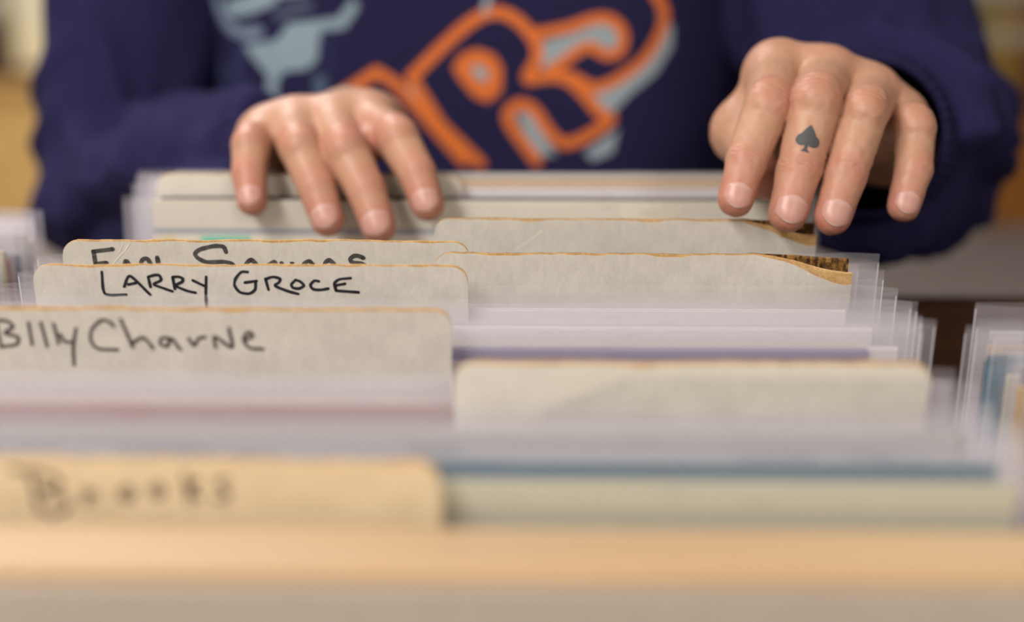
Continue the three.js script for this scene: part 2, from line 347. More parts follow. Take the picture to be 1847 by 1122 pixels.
const ORD = 'first second third fourth fifth sixth seventh eighth ninth tenth eleventh twelfth thirteenth fourteenth fifteenth sixteenth seventeenth eighteenth nineteenth twentieth'.split(' ');
for (const [tens, th] of [['twenty', 'thirtieth'], ['thirty', 'fortieth']]) { for (let k = 0; k < 9; k++) ORD.push(tens + '-' + ORD[k]); ORD.push(th); }
// how far the foot of a record stands behind its top: the front half leans to the rail, the rear half to the back
const leanAt = (z) => z > -0.6 ? 0.032 * clamp((-0.335 - z) / 0.25, 0, 1) : -0.032 * clamp((z + 0.748) / 0.1, 0, 1);

dividerCard({ a: -0.187, b: -0.0230, z: -0.3315, paper: M.manila, s: 1, label: 'tan divider card with brown handwriting against the wooden front rail',
  marks: [[mm(SCRIPT, -361, 830, 0.1415), 1.5, M.inkBrown, 'lettering']] });
dividerCard({ a: -0.0235, b: 0.1205, z: -0.4045, lean: leanAt(-0.4045), s: 2, paper: M.creamCard, label: 'blank cream divider card between the tan card and the mixed-case handwritten card', edge: 0.0009 });
dividerCard({ a: -0.187, b: -0.0272, z: -0.4562, lean: leanAt(-0.4562), s: 3, label: 'grey divider card with soft grey mixed-case handwriting', edge: 0.0009,
  marks: [[mm(MIXED, -36, 560, 0.1862), 1.35, M.inkSoft, 'lettering']] });
dividerCard({ a: -0.187, b: -0.0240, z: -0.5098, lean: leanAt(-0.5098), s: 4, label: 'grey divider card lettered in crisp black capitals',
  marks: [[mm(CAPITALS, 60, 480, 0.2062), 1.25, M.inkBlack, 'lettering']] });
dividerCard({ a: -0.0378, b: 0.1215, z: -0.5262, lean: leanAt(-0.5262), s: 5, worn: 1, label: 'blank grey divider card with a split brown worn corner' });
dividerCard({ a: -0.187, b: -0.0250, z: -0.5436, lean: leanAt(-0.5436), s: 6, label: 'grey creased divider card lettered in thick grey marker',
  marks: [[mm(MARKER, 111, 435, 0.2185), 1.95, M.inkGrey, 'lettering'], [mm([[[237, 437], [226, 452], [217, 460], [206, 472], [196, 484]]], 111, 435, 0.2185), 0.5, M.scratch, 'crease'], [mm([[[226, 437], [219, 448], [214, 456]]], 111, 435, 0.2185), 0.3, M.scratch, 'crease']] });
dividerCard({ a: -0.0413, b: 0.1185, x1: 0.119, z: -0.5810, lean: leanAt(-0.5810), s: 7, worn: 0.8, label: 'blank grey divider card pinched between the fingers of the tattooed hand',
  marks: [[mm([[[980, 408], [962, 424], [948, 433], [928, 448]]], 783, 390, 0.2315), 0.4, M.scratch, 'scratch']] });
dividerCard({ x0: -0.186, a: -0.180, b: -0.0335, z: -0.6640, lean: leanAt(-0.664), top: T + 0.008, paper: M.creamCard, s: 8, edge: 0.0003, label: 'cream divider card with rounded corners behind the resting hand' });

// files of records between the cards: [front z, rear z, where it is, covers from front to back]
const FILES = [   // [top z, jacket, film height, jacket height]
  ['behind the tan card', [[-0.3392, 'pale green', 1.004, 1.030], [-0.3465, 'teal', 1.012, 1.036], [-0.3545, 'sky blue', 1.012, 1.018], [-0.3625, 'white', 1.006, 1.0], [-0.3705, 'grey', 1.008, 1.032], [-0.3790, 'olive', 1.0, 1.020], [-0.3870, 'cream', 1.0, 1.0], [-0.3955, 'olive', 1.0, 1.0]]],
  ['behind the blank cream card', [[-0.4140, 'brick red', 0.998, 1.0], [-0.4280, 'dusty pink', 0.992, 0.992], [-0.4400, 'white', 0.97, 0.965]]],
  ['behind the mixed-case card', [[-0.4660, 'lilac', 1.002, 1.008], [-0.4740, 'white', 1.0, 1.0], [-0.4825, 'cream', 0.996, 0.995], [-0.4905, 'white', 1.001, 1.005], [-0.4985, 'grey', 0.997, 1.0]]],
  ['behind the black-capitals card', [[-0.5152, 'white', 0.997, 1.002]]],
  ['behind the split-corner card', [[-0.5350, 'cream', 0.998, 1.002]]],
  ['behind the thick-marker card', [[-0.5525, 'white', 1.004, 1.0], [-0.5620, 'grey', 0.985, 0.99]]],
  ['behind the resting fingers', [[-0.6515, 'mint', 1.004, 1.034], [-0.6575, 'black', 1.0, 1.034]]],
  ['behind the rounded cream card', [[-0.6710, 'white', 1.012, 1.036], [-0.6770, 'tan', 1.017, 1.046], [-0.6828, 'grey', 1.019, 1.052], [-0.6910, 'brown', 1.002, 1.03], [-0.6975, 'white', 1.0, 1.025], [-0.7040, 'tan', 1.0, 1.02], [-0.7105, 'grey', 0.985, 1.01], [-0.7170, 'brown', 0.98, 1.008]]],
];
for (const [where, list] of FILES) list.forEach(([z, cover, h, jh], i) => record({ z, lean: leanAt(z), cover, v: Math.floor(rnd() * 4), h, jh, jx: cover === 'mint' ? 0 : rr(-0.003, 0.005), x: (z < -0.62 ? -0.0285 : -0.0340) + rr(-0.002, 0.004), wide: z < -0.62 ? 0.97 : 1, label: `record with ${cover} jacket in a clear sleeve, ${ORD[i]} ${where}` }));
{ // a paper inner sleeve with a slanted edge sticks out of the record in front of the cream card
  const r = scene.getObjectByName('record_007'), sh = new THREE.Shape([[0.036, 0.1], [0.036, 0.3300], [0.0615, 0.3405], [0.150, 0.3402], [0.150, 0.1]].map(([x, y]) => new THREE.Vector2(x, y)));
  obj('protruding_sleeve', new THREE.ExtrudeGeometry(sh, { depth: 0.0004, bevelEnabled: false }).translate(0, 0, -0.0024), M.greyCard, r).userData.label = 'grey paper inner sleeve with slanted edge';
}
// neighbouring columns of the rack
const SIDE_COLOURS = ['grey', 'tan', 'tan', 'brown', 'black', 'dark blue', 'white', 'brown', 'cream', 'tan', 'brick red', 'olive', 'black', 'dark blue', 'grey', 'cream'];
for (let i = 0; i < 19; i++) {
  const z = -0.345 - i * 0.0083, cover = ['cream', 'tan', 'black', 'grey', 'brown', 'tan', 'cream', 'black', 'tan', 'cream', 'tan', 'tan', 'dark blue', 'black', 'cream', 'teal', 'black', 'tan', 'grey'][i];
  record({ x: 0.156 + 0.1705 + rr(-0.002, 0.005), z, lean: 0.018 * i / 18, cover, v: Math.floor(rnd() * 4), h: 1 + rr(-0.014, 0.002), jh: rr(0.975, 1.0), jx: rr(-0.0135, -0.009), group: 'records filed past the split-corner side of the rack',
    label: `record with ${cover} jacket, ${ORD[i]} from the rail in the column past the split corner` });
}
for (let i = 0; i < 16; i++) {
  const z = -0.640 + i * 0.0066, cover = SIDE_COLOURS[(i * 5 + 1) % 16];
  record({ x: -0.2245 - 0.1705 - Math.abs(rr(0, 0.004)) - (i > 6 ? 0.004 : 0), z, lean: -0.012 * (1 - i / 16), cover, v: Math.floor(rnd() * 4), h: 1 + rr(-0.012, 0.002), jh: rr(0.975, 1.0), jx: rr(0.009, 0.0135), group: 'records filed beside the sweatshirt elbow',
    label: `record with ${cover} jacket, ${ORD[i]} from the back of the column beside the handwritten cards` });
}

// ---------------------------------------------------------------- far counters and what stands on them
function counter(x0, x1, h, wood, label, zf) {
  const t = thing('display_counter', label, 'counter', [(x0 + x1) / 2, 0, zf - 0.3]);
  const w = x1 - x0;
  obj('carcass', boxUV(box(w - 0.04, h - 0.03, 0.58, 0, (h - 0.03) / 2, -0.01)), wood, t);
  const n = Math.max(2, Math.round(w / 0.62)), pw = (w - 0.04) / n;
  for (let i = 0; i < n; i++) obj('front_panel', boxUV(rbox(pw - 0.006, h - 0.05, 0.02, 0.003, -w / 2 + 0.02 + pw * (i + 0.5), (h - 0.03) / 2, 0.289)), wood, t);
  obj('top', boxUV(rbox(w, 0.03, 0.64, 0.004, 0, h - 0.015, 0.01)), wood, t);
  obj('ledge', boxUV(box(w, 0.05, 0.014, 0, h + 0.02, 0.31)), M.binWood, t);
  return t;
}
counter(-3.3, -0.75, 0.515, M.counterWood, 'honey-coloured wooden display counter with a dark ledge beyond the mint cover', -4.9);
counter(-0.35, 3.3, 0.425, M.counterDark, 'deep amber wooden display counter beyond the tattooed hand', -4.9);
function upright(name, w, h, d, col, x, y, z, label, category, group) {
  const t = thing(name, label, category, [x, y, z], group), m = mat({ color: col, roughness: 0.7 });
  obj('cover', rbox(w, h, d, Math.min(0.004, w * 0.2), 0, h / 2, 0), m, t);
  obj('spine_label', box(w * 0.6, h * 0.16, 0.001, 0, h * 0.72, d / 2 + 0.0006), M.creamCard, t);
  return t;
}
{
  let x = -2.25;
  const cols = [['dark brown', 0x3a2a1e, 0.10], ['cream', 0xd9cfae, 0.07], ['dark green', 0x3a4a34, 0.09], ['dark brown', 0x45301f, 0.16], ['cream', 0xe6ddbb, 0.33], ['ivory', 0xe2d6b8, 0.30], ['grey', 0x8d8880, 0.12], ['rust', 0x96502c, 0.11]];
  cols.forEach(([n, c, w], i) => { upright('archive_box', w - 0.004, 0.34, 0.34, c, x + w / 2, 0.5156, -5.2, `${n} archive box, ${ORD[i]} from the wall end of the honey-coloured counter`, 'box', 'boxes on the honey-coloured counter'); x += w; });
  x = 1.10;
  const c2 = [['rust', 0x8a4a2a], ['cream', 0xcfc4a0], ['olive', 0x6b6a3c], ['olive', 0x7d7840], ['mustard', 0xa88a3c], ['brown', 0x7c5232], ['brick red', 0x8a4b38], ['dark brown', 0x2c221c], ['black', 0x1d1a1a], ['tan', 0xa58058]];
  for (let i = 0; i < 40; i++) { const [n, c] = c2[i < 10 ? (i * 3) % 10 : i < 26 ? 2 + Math.floor((i - 10) / 2.4) : (i * 7) % 10], w = 0.026 + 0.012 * hash3(i, 3, 3); upright('boxed_album', w - 0.002, 0.315 + 0.01 * hash3(i, 4, 4), 0.315, c, x + w / 2, 0.4256, -5.2, `${n} boxed album, ${ORD[i]} along the row on the amber counter`, 'album', 'boxed albums on the amber counter'); x += w; }
}

// ---------------------------------------------------------------- the person
// distance fields meshed on a grid (surface nets), then pulled onto the surface
function meshField(f, lo, hi, h) {
  const n = [0, 1, 2].map((k) => Math.ceil((hi[k] - lo[k]) / h) + 1), [nx, ny, nz] = n, F = new Float32Array(nx * ny * nz), B = 4;
  const at = (i, j, k) => (k * ny + j) * nx + i;
  for (let k0 = 0; k0 < nz; k0 += B) for (let j0 = 0; j0 < ny; j0 += B) for (let i0 = 0; i0 < nx; i0 += B) {
    const c = f(lo[0] + (i0 + 1.5) * h, lo[1] + (j0 + 1.5) * h, lo[2] + (k0 + 1.5) * h), far = Math.abs(c) > 5.5 * h;
    for (let k = k0; k < Math.min(nz, k0 + B); k++) for (let j = j0; j < Math.min(ny, j0 + B); j++) for (let i = i0; i < Math.min(nx, i0 + B); i++) F[at(i, j, k)] = far ? c : f(lo[0] + i * h, lo[1] + j * h, lo[2] + k * h);
  }
  const id = new Int32Array(nx * ny * nz).fill(-1), pos = [], idx = [];
  for (let k = 0; k < nz - 1; k++) for (let j = 0; j < ny - 1; j++) for (let i = 0; i < nx - 1; i++) {
    let mask = 0; for (let c = 0; c < 8; c++) if (F[at(i + (c & 1), j + (c >> 1 & 1), k + (c >> 2))] < 0) mask |= 1 << c;
    if (mask === 0 || mask === 255) continue;
    let x = 0, y = 0, z = 0, m = 0;
    for (let c = 0; c < 8; c++) for (let d = 1; d < 8; d <<= 1) if (!(c & d)) {
      const e = c | d, a = mask >> c & 1, b = mask >> e & 1; if (a === b) continue;
      const fa = F[at(i + (c & 1), j + (c >> 1 & 1), k + (c >> 2))], fb = F[at(i + (e & 1), j + (e >> 1 & 1), k + (e >> 2))], t = fa / (fa - fb);
      x += lerp(c & 1, e & 1, t); y += lerp(c >> 1 & 1, e >> 1 & 1, t); z += lerp(c >> 2, e >> 2, t); m++;
    }
    id[at(i, j, k)] = pos.length / 3; pos.push(lo[0] + (i + x / m) * h, lo[1] + (j + y / m) * h, lo[2] + (k + z / m) * h);
  }
  for (let k = 1; k < nz - 1; k++) for (let j = 1; j < ny - 1; j++) for (let i = 1; i < nx - 1; i++) {
    const a = F[at(i, j, k)] < 0;
    const quad = (p, q, r, s, inside) => { if (p < 0 || q < 0 || r < 0 || s < 0) return; inside ? idx.push(p, q, r, p, r, s) : idx.push(p, r, q, p, s, r); };
    if (a !== F[at(i + 1, j, k)] < 0) quad(id[at(i, j - 1, k - 1)], id[at(i, j, k - 1)], id[at(i, j, k)], id[at(i, j - 1, k)], a);
    if (a !== F[at(i, j + 1, k)] < 0) quad(id[at(i - 1, j, k - 1)], id[at(i - 1, j, k)], id[at(i, j, k)], id[at(i, j, k - 1)], a);
    if (a !== F[at(i, j, k + 1)] < 0) quad(id[at(i - 1, j - 1, k)], id[at(i, j - 1, k)], id[at(i, j, k)], id[at(i - 1, j, k)], a);
  }
  const N = new Float32Array(pos.length), e = h * 0.35;
  for (let q = 0; q < pos.length; q += 3) for (let pass = 0; pass < 3; pass++) {
    const x = pos[q], y = pos[q + 1], z = pos[q + 2];
    let gx = f(x + e, y, z) - f(x - e, y, z), gy = f(x, y + e, z) - f(x, y - e, z), gz = f(x, y, z + e) - f(x, y, z - e); const l = Math.hypot(gx, gy, gz) || 1; gx /= l; gy /= l; gz /= l;
    if (pass === 2) { N[q] = gx; N[q + 1] = gy; N[q + 2] = gz; break; }
    const d = clamp(f(x, y, z), -0.7 * h, 0.7 * h); pos[q] -= gx * d; pos[q + 1] -= gy * d; pos[q + 2] -= gz * d;
  }
  const g = new THREE.BufferGeometry();
  g.setAttribute('position', new THREE.Float32BufferAttribute(pos, 3)); g.setAttribute('normal', new THREE.BufferAttribute(N, 3)); g.setIndex(idx);
  return g;
}
const smin = (a, b, k) => { const h = Math.max(k - Math.abs(a - b), 0) / k; return Math.min(a, b) - h * h * k * 0.25; };
const smax = (a, b, k) => -smin(-a, -b, k);
function cone(a, b, ra, rb) {
  const [ax, ay, az] = a, bx = b[0] - ax, by = b[1] - ay, bz = b[2] - az, bb = bx * bx + by * by + bz * bz;
  return (x, y, z) => { const px = x - ax, py = y - ay, pz = z - az, t = clamp((px * bx + py * by + pz * bz) / bb, 0, 1); return Math.hypot(px - bx * t, py - by * t, pz - bz * t) - (ra + (rb - ra) * t); };
}
const sub = (a, b) => [a[0] - b[0], a[1] - b[1], a[2] - b[2]], add = (a, b, k = 1) => [a[0] + b[0] * k, a[1] + b[1] * k, a[2] + b[2] * k];
const dot = (a, b) => a[0] * b[0] + a[1] * b[1] + a[2] * b[2], unit = (a) => { const l = Math.hypot(...a); return [a[0] / l, a[1] / l, a[2] / l]; };
const cross = (a, b) => [a[1] * b[2] - a[2] * b[1], a[2] * b[0] - a[0] * b[2], a[0] * b[1] - a[1] * b[0]], mix3 = (a, b, t) => [lerp(a[0], b[0], t), lerp(a[1], b[1], t), lerp(a[2], b[2], t)];

function makeHand(h) {
  const order = ['index', 'middle', 'ring', 'pinky'], { wrist, elbow } = h;
  const fore = unit(sub(wrist, elbow)), across = unit(sub(h.pinky.j[0], h.index.j[0]));
  const joints = [];                         // {p, dorsal, axis, r} for creases and colour
  const fingers = [...order, 'thumb'].map((n) => {
    const { j, r } = h[n], c = [0, 1, 2].map((k) => cone(j[k], j[k + 1], r[k], r[k + 1]));
    const extra = [];
    for (const k of [1, 2]) {
      const a = unit(sub(j[k], j[k - 1])), b = unit(sub(j[k + 1], j[k]));
      let d = sub(a, b); d = Math.hypot(...d) > 0.12 ? unit(d) : unit(sub(h.up, [b[0] * dot(h.up, b), b[1] * dot(h.up, b), b[2] * dot(h.up, b)]));
      const ax = unit(add(a, b)); d = unit(sub(d, [ax[0] * dot(d, ax), ax[1] * dot(d, ax), ax[2] * dot(d, ax)]));
      joints.push({ p: j[k], d, ax, r: r[k], big: k === 1 });
      const q = add(j[k], d, k === 1 ? 0.0016 : 0.0004); if (k === 1) extra.push(cone(add(q, ax, -0.003), add(q, ax, 0.003), r[k] * 0.93, r[k] * 0.93));
    }
    // soft pad under the tip and a fuller end
    const ax = unit(sub(j[3], j[2])), up = unit(sub(h.up, [ax[0] * dot(h.up, ax), ax[1] * dot(h.up, ax), ax[2] * dot(h.up, ax)]));
    const pad = add(add(j[3], up, -0.0016), ax, -0.002); extra.push(cone(pad, add(pad, ax, -0.006), r[3] * 0.95, r[3] * 0.95));
    const all = [...c, ...extra];
    const bound = cone(j[1], j[2], 0, 0), reach = Math.max(Math.hypot(...sub(j[0], j[1])), Math.hypot(...sub(j[3], j[2]))) + 0.014;
    return { n, f: (x, y, z) => { const b = bound(x, y, z) - reach; if (b > 0.02) return b; let d = 1; for (const g of all) d = smin(d, g(x, y, z), 0.0012); return d; } };
  });
  const palm = [];
  order.forEach((n, i) => {
    const m = h[n].j[0], r = h[n].r[0], w = add(add(wrist, across, (i - 1.5) * 0.0105), fore, 0.006);
    palm.push(cone(m, w, r, 0.0165));
    if (i) palm.push(cone(add(mix3(h[order[i - 1]].j[0], m, 0.5), h.up, -0.004), mix3(add(wrist, fore, 0.02), m, 0.4), r * 0.95, 0.014));
    const kn = add(m, h.up, 0.0022); palm.push(cone(kn, add(kn, h.up, 0.0001), r * 0.93, r * 0.93));
    joints.push({ p: m, d: h.up, ax: unit(sub(m, w)), r, big: false, knuckle: true });
  });
  const tj = h.thumb.j;
  palm.push(cone(tj[1], mix3(h.index.j[0], tj[1], 0.25), h.thumb.r[0] * 0.9, 0.010), cone(add(wrist, fore, 0.012), tj[0], 0.018, 0.017), cone(tj[0], tj[1], 0.0165, h.thumb.r[0]), cone(tj[0], mix3(wrist, h.index.j[0], 0.7), 0.015, 0.012));
  for (const q of h.heel ?? []) palm.push(cone(q[0], q[1], q[2], q[2]));
  for (const k of [-1, 1]) palm.push(cone(add(wrist, across, 0.011 * k), add(elbow, across, 0.014 * k), 0.0185, 0.032));
  const palmF = (x, y, z) => { let d = 1; for (const g of palm) d = smin(d, g(x, y, z), 0.010); return d; };
  const base = (x, y, z) => { const p = palmF(x, y, z); let d = p; for (const g of fingers) d = smin(d, smin(p, g.f(x, y, z), 0.0055), 0.0006); return d; };
  const field = h.detail ? (x, y, z) => {
    const d = base(x, y, z); if (Math.abs(d) > 0.002) return d;
    let e = 0;
    for (const q of joints) {
      if (q.knuckle) continue;
      const v = [x - q.p[0], y - q.p[1], z - q.p[2]], s = dot(v, q.ax), l = Math.hypot(...v); if (l > 0.017) continue;
      const dorsal = sstep(0.15, 0.75, dot(v, q.d) / l), wob = 0.0007 * noise3(x * 300, y * 300, z * 300);
      const win = Math.exp(-((s / (q.big ? 0.0048 : 0.003)) ** 2));
      e += dorsal * win * (q.big ? 0.00021 : 0.00022) * (0.5 + noise3(x * 240 + 7, y * 240, z * 240)) * Math.cos((s + 1.6 * wob) * 2 * Math.PI / (q.big ? 0.0026 : 0.0021));
    }
    return d + e + 0.00018 * noise3(x * 420, y * 420, z * 420) + 0.00022 * noise3(x * 150, y * 150, z * 150);
  } : base;
  const P = [...order, 'thumb'].flatMap((n) => h[n].j).concat([wrist, add(wrist, fore, -0.05)]);
  const lo = [0, 1, 2].map((k) => Math.min(...P.map((p) => p[k])) - 0.03), hi = [0, 1, 2].map((k) => Math.max(...P.map((p) => p[k])) + 0.03);
  const g = meshField(field, lo, hi, h.cell);
  const p = g.attributes.position, col = new Float32Array(p.count * 3);
  for (let i = 0; i < p.count; i++) {
    const x = p.getX(i), y = p.getY(i), z = p.getZ(i); let red = 0;
    for (const n of [...order, 'thumb']) { const t = h[n].j[3]; red = Math.max(red, 1.0 * Math.exp(-(((x - t[0]) ** 2 + (y - t[1]) ** 2 + (z - t[2]) ** 2) / 0.00018))); }
    for (const q of joints) { const v = [x - q.p[0], y - q.p[1], z - q.p[2]], l = Math.hypot(...v); if (l < 0.03) red = Math.max(red, (q.knuckle ? 0.6 : q.big ? 0.9 : 0.75) * Math.exp(-((l / (q.r * 1.25)) ** 4)) * sstep(0.1, 0.8, dot(v, q.d) / l)); }
    const m = 0.5 * noise3(x * 120, y * 120, z * 120) + 0.35 * noise3(x * 400, y * 400, z * 400) + 0.25 * noise3(x * 1100, y * 1100, z * 1100);
    red = clamp(red * (0.9 + 0.5 * m) + 0.12 * m, 0, 1);
    const k = 1 + 0.05 * m;
    col[3 * i] = k * lerp(0.550, 0.490, red); col[3 * i + 1] = k * lerp(0.305, 0.175, red); col[3 * i + 2] = k * lerp(0.200, 0.125, red);
  }
  g.setAttribute('color', new THREE.BufferAttribute(col, 3));
  return { g, field: base };
}
// a point outside the skin, moved towards the axis until it meets the skin
function march(f, p, dir, lift) { let t = 0; for (let k = 0; k < 40; k++) { const d = f(p[0] + dir[0] * t, p[1] + dir[1] * t, p[2] + dir[2] * t); if (d < 2e-5) break; t += d * 0.9; } return add(p, dir, t - lift); }
function nailGeo(f, tip, dip, up, r, len, wide, shift) {
  const ax = unit(sub(tip, dip)), n = unit(sub(up, [ax[0] * dot(up, ax), ax[1] * dot(up, ax), ax[2] * dot(up, ax)])), b = cross(ax, n), nu = 14, nv = 16, top = [], col = [];
  for (let j = 0; j <= nv; j++) for (let i = 0; i <= nu; i++) {
    const v = j / nv, u = i / nu * 2 - 1;
    const round = Math.sqrt(Math.max(0, 1 - (clamp((0.2 - v) / 0.2, 0, 1)) ** 2)) * 0.35 + 0.65, rt = 1 - 0.16 * clamp((v - 0.75) / 0.25, 0, 1) ** 2;
    const th = u * wide * round * rt, s = -len * 0.56 + len * v + shift - 0.0026 * u * u * (v > 0.4 ? (v - 0.4) / 0.6 : 0) + 0.0016 * u * u * clamp(1 - v * 3, 0, 1);
    const dir = add([n[0] * Math.cos(th), n[1] * Math.cos(th), n[2] * Math.cos(th)], b, Math.sin(th));
    const out = add(add(tip, ax, s), dir, 0.02), hit = march(f, out, [-dir[0], -dir[1], -dir[2]], 0);
    const rad = dot(sub(hit, add(tip, ax, s)), dir), flat = r * 1.0;
    const R = Math.max(rad, lerp(rad, flat, 0.22 * sstep(0.2, 1, v))) + 0.00028 * (1 - u ** 6) * sstep(0, 0.12, v) + 0.00002;
    top.push(add(add(tip, ax, s), dir, R));
    const white = sstep(0.955, 0.975, v + 0.015 * u * u) * 0.75, lun = 0.35 * sstep(0.30, 0.12, v + 0.1 * u * u);
    const c = [0.58, 0.30, 0.25].map((q, k) => lerp(lerp(q, [0.72, 0.5, 0.45][k], lun), [0.78, 0.70, 0.60][k], white) * (1 + 0.04 * noise3(u * 9, v * 2, r * 1e4)));
    col.push(c, dir);
  }
  const pos = [], C = [], idx = [];
  for (const low of [0, 1]) top.forEach((p, q) => { pos.push(...add(p, col[2 * q + 1], low ? -0.0005 : 0)); C.push(...col[2 * q]); });
  const W = nu + 1, K = top.length;
  for (let j = 0; j < nv; j++) for (let i = 0; i < nu; i++) { const a = j * W + i, c = a + W; idx.push(a, a + 1, c + 1, a, c + 1, c, K + a, K + c + 1, K + a + 1, K + a, K + c, K + c + 1); }
  const rim = []; for (let i = 0; i < nu; i++) rim.push(i); for (let j = 0; j < nv; j++) rim.push(j * W + nu); for (let i = nu; i > 0; i--) rim.push(nv * W + i); for (let j = nv; j > 0; j--) rim.push(j * W);
  rim.forEach((a, q) => { const c = rim[(q + 1) % rim.length]; idx.push(a, K + a, K + c, a, K + c, c); });
  const g = new THREE.BufferGeometry(); g.setAttribute('position', new THREE.Float32BufferAttribute(pos, 3)); g.setAttribute('color', new THREE.Float32BufferAttribute(C, 3)); g.setIndex(idx); g.computeVertexNormals(); return g;
}
const skin = phys({ vertexColors: true, roughness: 0.46, specularIntensity: 0.9 });
const nailM = phys({ vertexColors: true, roughness: 0.36, clearcoat: 0.15, clearcoatRoughness: 0.4 });

const HANDS = [{
  // the tattooed hand, pinching the card
  index: { j: [[0.1102, 1.1800, -0.6456], [0.0989, 1.1735, -0.5970], [0.0885, 1.1523, -0.5815], [0.0838, 1.1386, -0.5728]], r: [0.0125, 0.0102, 0.0084, 0.0073] },
  middle: { j: [[0.1318, 1.1775, -0.6420], [0.1184, 1.1759, -0.5938], [0.1100, 1.1497, -0.5778], [0.1048, 1.1339, -0.5684]], r: [0.0125, 0.0106, 0.0092, 0.0079] },
  ring: { j: [[0.1515, 1.1685, -0.6413], [0.1388, 1.1715, -0.5927], [0.1290, 1.1475, -0.5774], [0.1232, 1.1326, -0.5683]], r: [0.0128, 0.0098, 0.0088, 0.0076] },
  pinky: { j: [[0.1655, 1.1575, -0.6430], [0.1629, 1.1627, -0.6028], [0.1603, 1.1480, -0.5896], [0.1551, 1.1341, -0.5808]], r: [0.0118, 0.0086, 0.0078, 0.0068] },
  thumb: { j: [[0.1255, 1.1503, -0.6869], [0.0972, 1.1530, -0.6451], [0.0972, 1.1452, -0.6161], [0.1013, 1.1404, -0.6010]], r: [0.0140, 0.0112, 0.0098, 0.0085] },
  wrist: [0.1701, 1.1360, -0.7215], elbow: [0.2409, 1.0941, -0.9224], up: unit([0.05, 0.62, 0.78]), detail: true, cell: 0.0009,
  heel: [[[0.163, 1.150, -0.690], [0.158, 1.152, -0.655], 0.014]], nails: { index: [0.0105, 0.95], middle: [0.0115, 1.0], ring: [0.0112, 0.98], pinky: [0.0095, 0.95] },
}, {
  // the resting hand, leafing at the rear
  index: { j: [[-0.0815, 1.1480, -0.6951], [-0.0633, 1.1474, -0.6555], [-0.0529, 1.1347, -0.6389], [-0.0477, 1.1221, -0.6307]], r: [0.0122, 0.0104, 0.0088, 0.0078] },
  middle: { j: [[-0.0987, 1.1470, -0.6922], [-0.0867, 1.1444, -0.6468], [-0.0758, 1.1284, -0.6323], [-0.0695, 1.1135, -0.6234]], r: [0.0125, 0.0106, 0.0090, 0.0080] },
  ring: { j: [[-0.1181, 1.1455, -0.6930], [-0.1077, 1.1445, -0.6497], [-0.0986, 1.1291, -0.6344], [-0.0929, 1.1157, -0.6259]], r: [0.0122, 0.0102, 0.0088, 0.0078] },
  pinky: { j: [[-0.1321, 1.1400, -0.6931], [-0.1329, 1.1428, -0.6614], [-0.1317, 1.1318, -0.6474], [-0.1293, 1.1215, -0.6388]], r: [0.0118, 0.0090, 0.0082, 0.0072] },
  thumb: { j: [[-0.0957, 1.1379, -0.7392], [-0.0786, 1.1440, -0.7037], [-0.0750, 1.1460, -0.6770], [-0.0765, 1.1450, -0.6598]], r: [0.0140, 0.0105, 0.0090, 0.0078] },
  wrist: [-0.1348, 1.1130, -0.7768], elbow: [-0.2912, 1.0500, -0.9471], up: unit([-0.05, 0.62, 0.78]), cell: 0.0014,
  nails: { index: [0.0105, 0.95], middle: [0.0112, 1.0], ring: [0.011, 0.98], pinky: [0.0092, 0.95] },
}];
const person = thing('person', 'person in a navy printed sweatshirt leafing through records with both hands', 'person', [-0.055, 0, -1.06]);
const inPerson = (g) => { g.translate(0.055, 0, 1.06); return g; };
const built = HANDS.map(makeHand);
// the body inside the clothes, with neck and head
const SH = [[-0.252, 1.335, -1.06], [0.135, 1.34, -1.06]], EL = [HANDS[1].elbow, HANDS[0].elbow];
const bodyParts = [
  [[-0.055, 0.92, -1.07], [-0.055, 1.28, -1.07], 0.115, 0.12, 0.02], [[-0.21, 1.335, -1.07], [0.10, 1.335, -1.07], 0.05, 0.05, 0.03], [[-0.055, 1.36, -1.07], [-0.055, 1.46, -1.05], 0.055, 0.052, 0.02],
  [[-0.055, 1.535, -1.02], [-0.055, 1.60, -1.045], 0.068, 0.085, 0.02], [[-0.055, 1.49, -0.985], [-0.055, 1.53, -0.985], 0.042, 0.052, 0.02], [[-0.055, 1.545, -0.945], [-0.055, 1.575, -0.955], 0.011, 0.007, 0.008],
  [[-0.145, 1.55, -1.035], [-0.145, 1.58, -1.04], 0.013, 0.016, 0.006], [[0.035, 1.55, -1.035], [0.035, 1.58, -1.04], 0.013, 0.016, 0.006], [[-0.075, 1.512, -0.945], [-0.035, 1.512, -0.945], 0.007, 0.007, 0.005],
  ...[0, 1].flatMap((k) => [[SH[k], EL[k], 0.05, 0.042, 0.02], [EL[k], mix3(EL[k], HANDS[1 - k].wrist, 0.85), 0.038, 0.024, 0.01]]),
].map(([a, b, ra, rb, k]) => [cone(a, b, ra, rb), k]);
const bodyF = (x, y, z) => { let d = 1; for (const [g, k] of bodyParts) d = smin(d, g(x, y, z), k); return d; };
const bodyG = meshField(bodyF, [-0.37, 0.78, -1.22], [0.31, 1.72, -0.74], 0.009);
{
  const c = new Float32Array(bodyG.attributes.position.count * 3); for (let i = 0; i < c.length; i += 3) { c[i] = 0.55; c[i + 1] = 0.305; c[i + 2] = 0.20; }
  bodyG.setAttribute('color', new THREE.BufferAttribute(c, 3));
}
const bodyMesh = obj('body', inPerson(mergeGeometries([bodyG, built[0].g, built[1].g])), skin, person);
HANDS.forEach((h, q) => {
  for (const n in h.nails) { const { j, r } = h[n]; obj('fingernail', inPerson(nailGeo(built[q].field, j[3], j[2], h.nailUp ?? unit([0, 0.25, 1]), r[3], h.nails[n][0], h.nails[n][1], 0.0008)), nailM, bodyMesh); }
});
